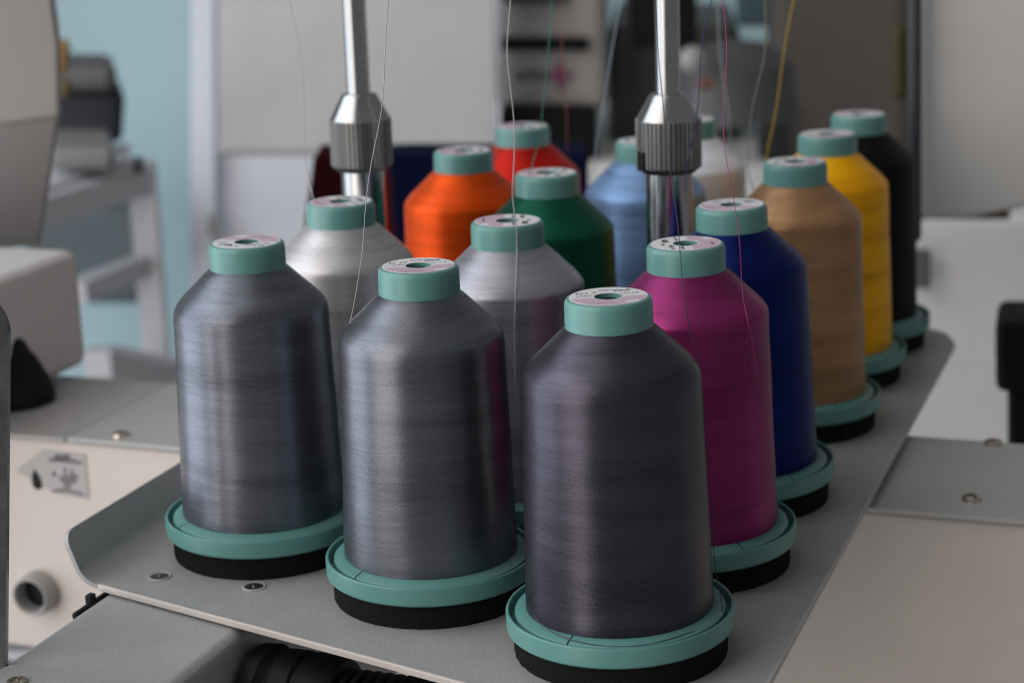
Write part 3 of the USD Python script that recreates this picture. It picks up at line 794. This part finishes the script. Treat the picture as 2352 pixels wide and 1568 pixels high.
solo('olive_fitting', pbox(2054, 60, 2080, 230, 1.5, 0.03, 0.006), mat('olive', (0.045, 0.034, 0.006), 0.6), 'dark olive vertical fitting beside the dark trim', 'fitting')
solo('dark_grey_side', pbox(1740, 250, 1800, 480, 1.98, 0.01, 0.004), mat('dim_grey', (0.03, 0.029, 0.026), 0.6), 'dark narrow panel left of the brown-grey cabinet', 'panel')

# shelf unit at the left
YS = 1.75
sh = thing('white_shelf', 'white metal shelf frame against the pale blue wall', 'shelf', aty(300, 900, YS))
S0 = np.array(aty(300, 900, YS))


def beam(a, b, r):
    p, q = np.array(a), np.array(b)
    s = m3.Manifold.cube((2 * r, 2 * r, 2 * r), True)
    return tm(m3.Manifold.batch_hull([s.translate(tuple(map(float, p))), s.translate(tuple(map(float, q)))]))


FR = mat('shelf_paint', (0.55, 0.545, 0.58), 0.5)
obj('top_rail', loc(beam(aty(60, 490, YS - 0.1), aty(318, 412, YS + 0.05), 0.0125), S0), FR, sh)
obj('shelf_top', loc(hullbox([aty(60, 440, YS - 0.1), aty(300, 372, YS + 0.05), aty(60, 385, YS + 0.2), aty(300, 345, YS + 0.3)], 0.004), S0), FR, sh)
obj('leg', loc(beam(aty(327, 400, YS + 0.05), aty(366, 900, YS + 0.05), 0.0115), S0), FR, sh)
obj('lower_rail', loc(beam(aty(180, 668, YS - 0.05), aty(330, 606, YS + 0.05), 0.009), S0), FR, sh)
obj('foot_rail', loc(beam(aty(230, 830, YS - 0.05), aty(420, 866, YS + 0.05), 0.012), S0), FR, sh)
obj('joint', loc(pbox(302, 366, 332, 402, YS + 0.0, 0.02, 0.004), S0), DARKGREY, sh)
bx0 = np.array(aty(190, 300, 1.9))
bx = thing('storage_box', 'dark slate box with a grey lid standing on the white shelf', 'box', bx0)
obj('body', loc(pbox(120, 205, 285, 330, 1.9, 0.12, 0.01), bx0), mat('slate', (0.028, 0.030, 0.038), 0.6, spec=0.2), bx)
obj('lid', loc(pbox(118, 150, 268, 212, 1.88, 0.12, 0.01), bx0), mat('lid_grey', (0.10, 0.097, 0.097), 0.5), bx)
solo('yellow_tag', pbox(128, 92, 160, 172, 1.7, 0.02, 0.006), mat('mustard', (0.30, 0.17, 0.05), 0.6), 'mustard yellow tag above the slate box', 'tag')
solo('olive_tag', pbox(130, 186, 166, 226, 1.7, 0.02, 0.006), mat('mustard_dark', (0.13, 0.095, 0.03), 0.6), 'small dark mustard tag in front of the slate box', 'tag')
solo('paper_stack', pbox(118, 338, 262, 392, 1.72, 0.12, 0.006), mat('stack_grey', (0.20, 0.20, 0.20), 0.6), 'grey stack of sheets on the white shelf', 'papers')
solo('dark_cupboard', pbox(60, 480, 330, 700, 2.3, 0.2, 0.01), mat('cupboard', (0.09, 0.115, 0.13), 0.6, var=0.2, vscale=6), 'dim grey cupboard seen through the shelf frame', 'cupboard')
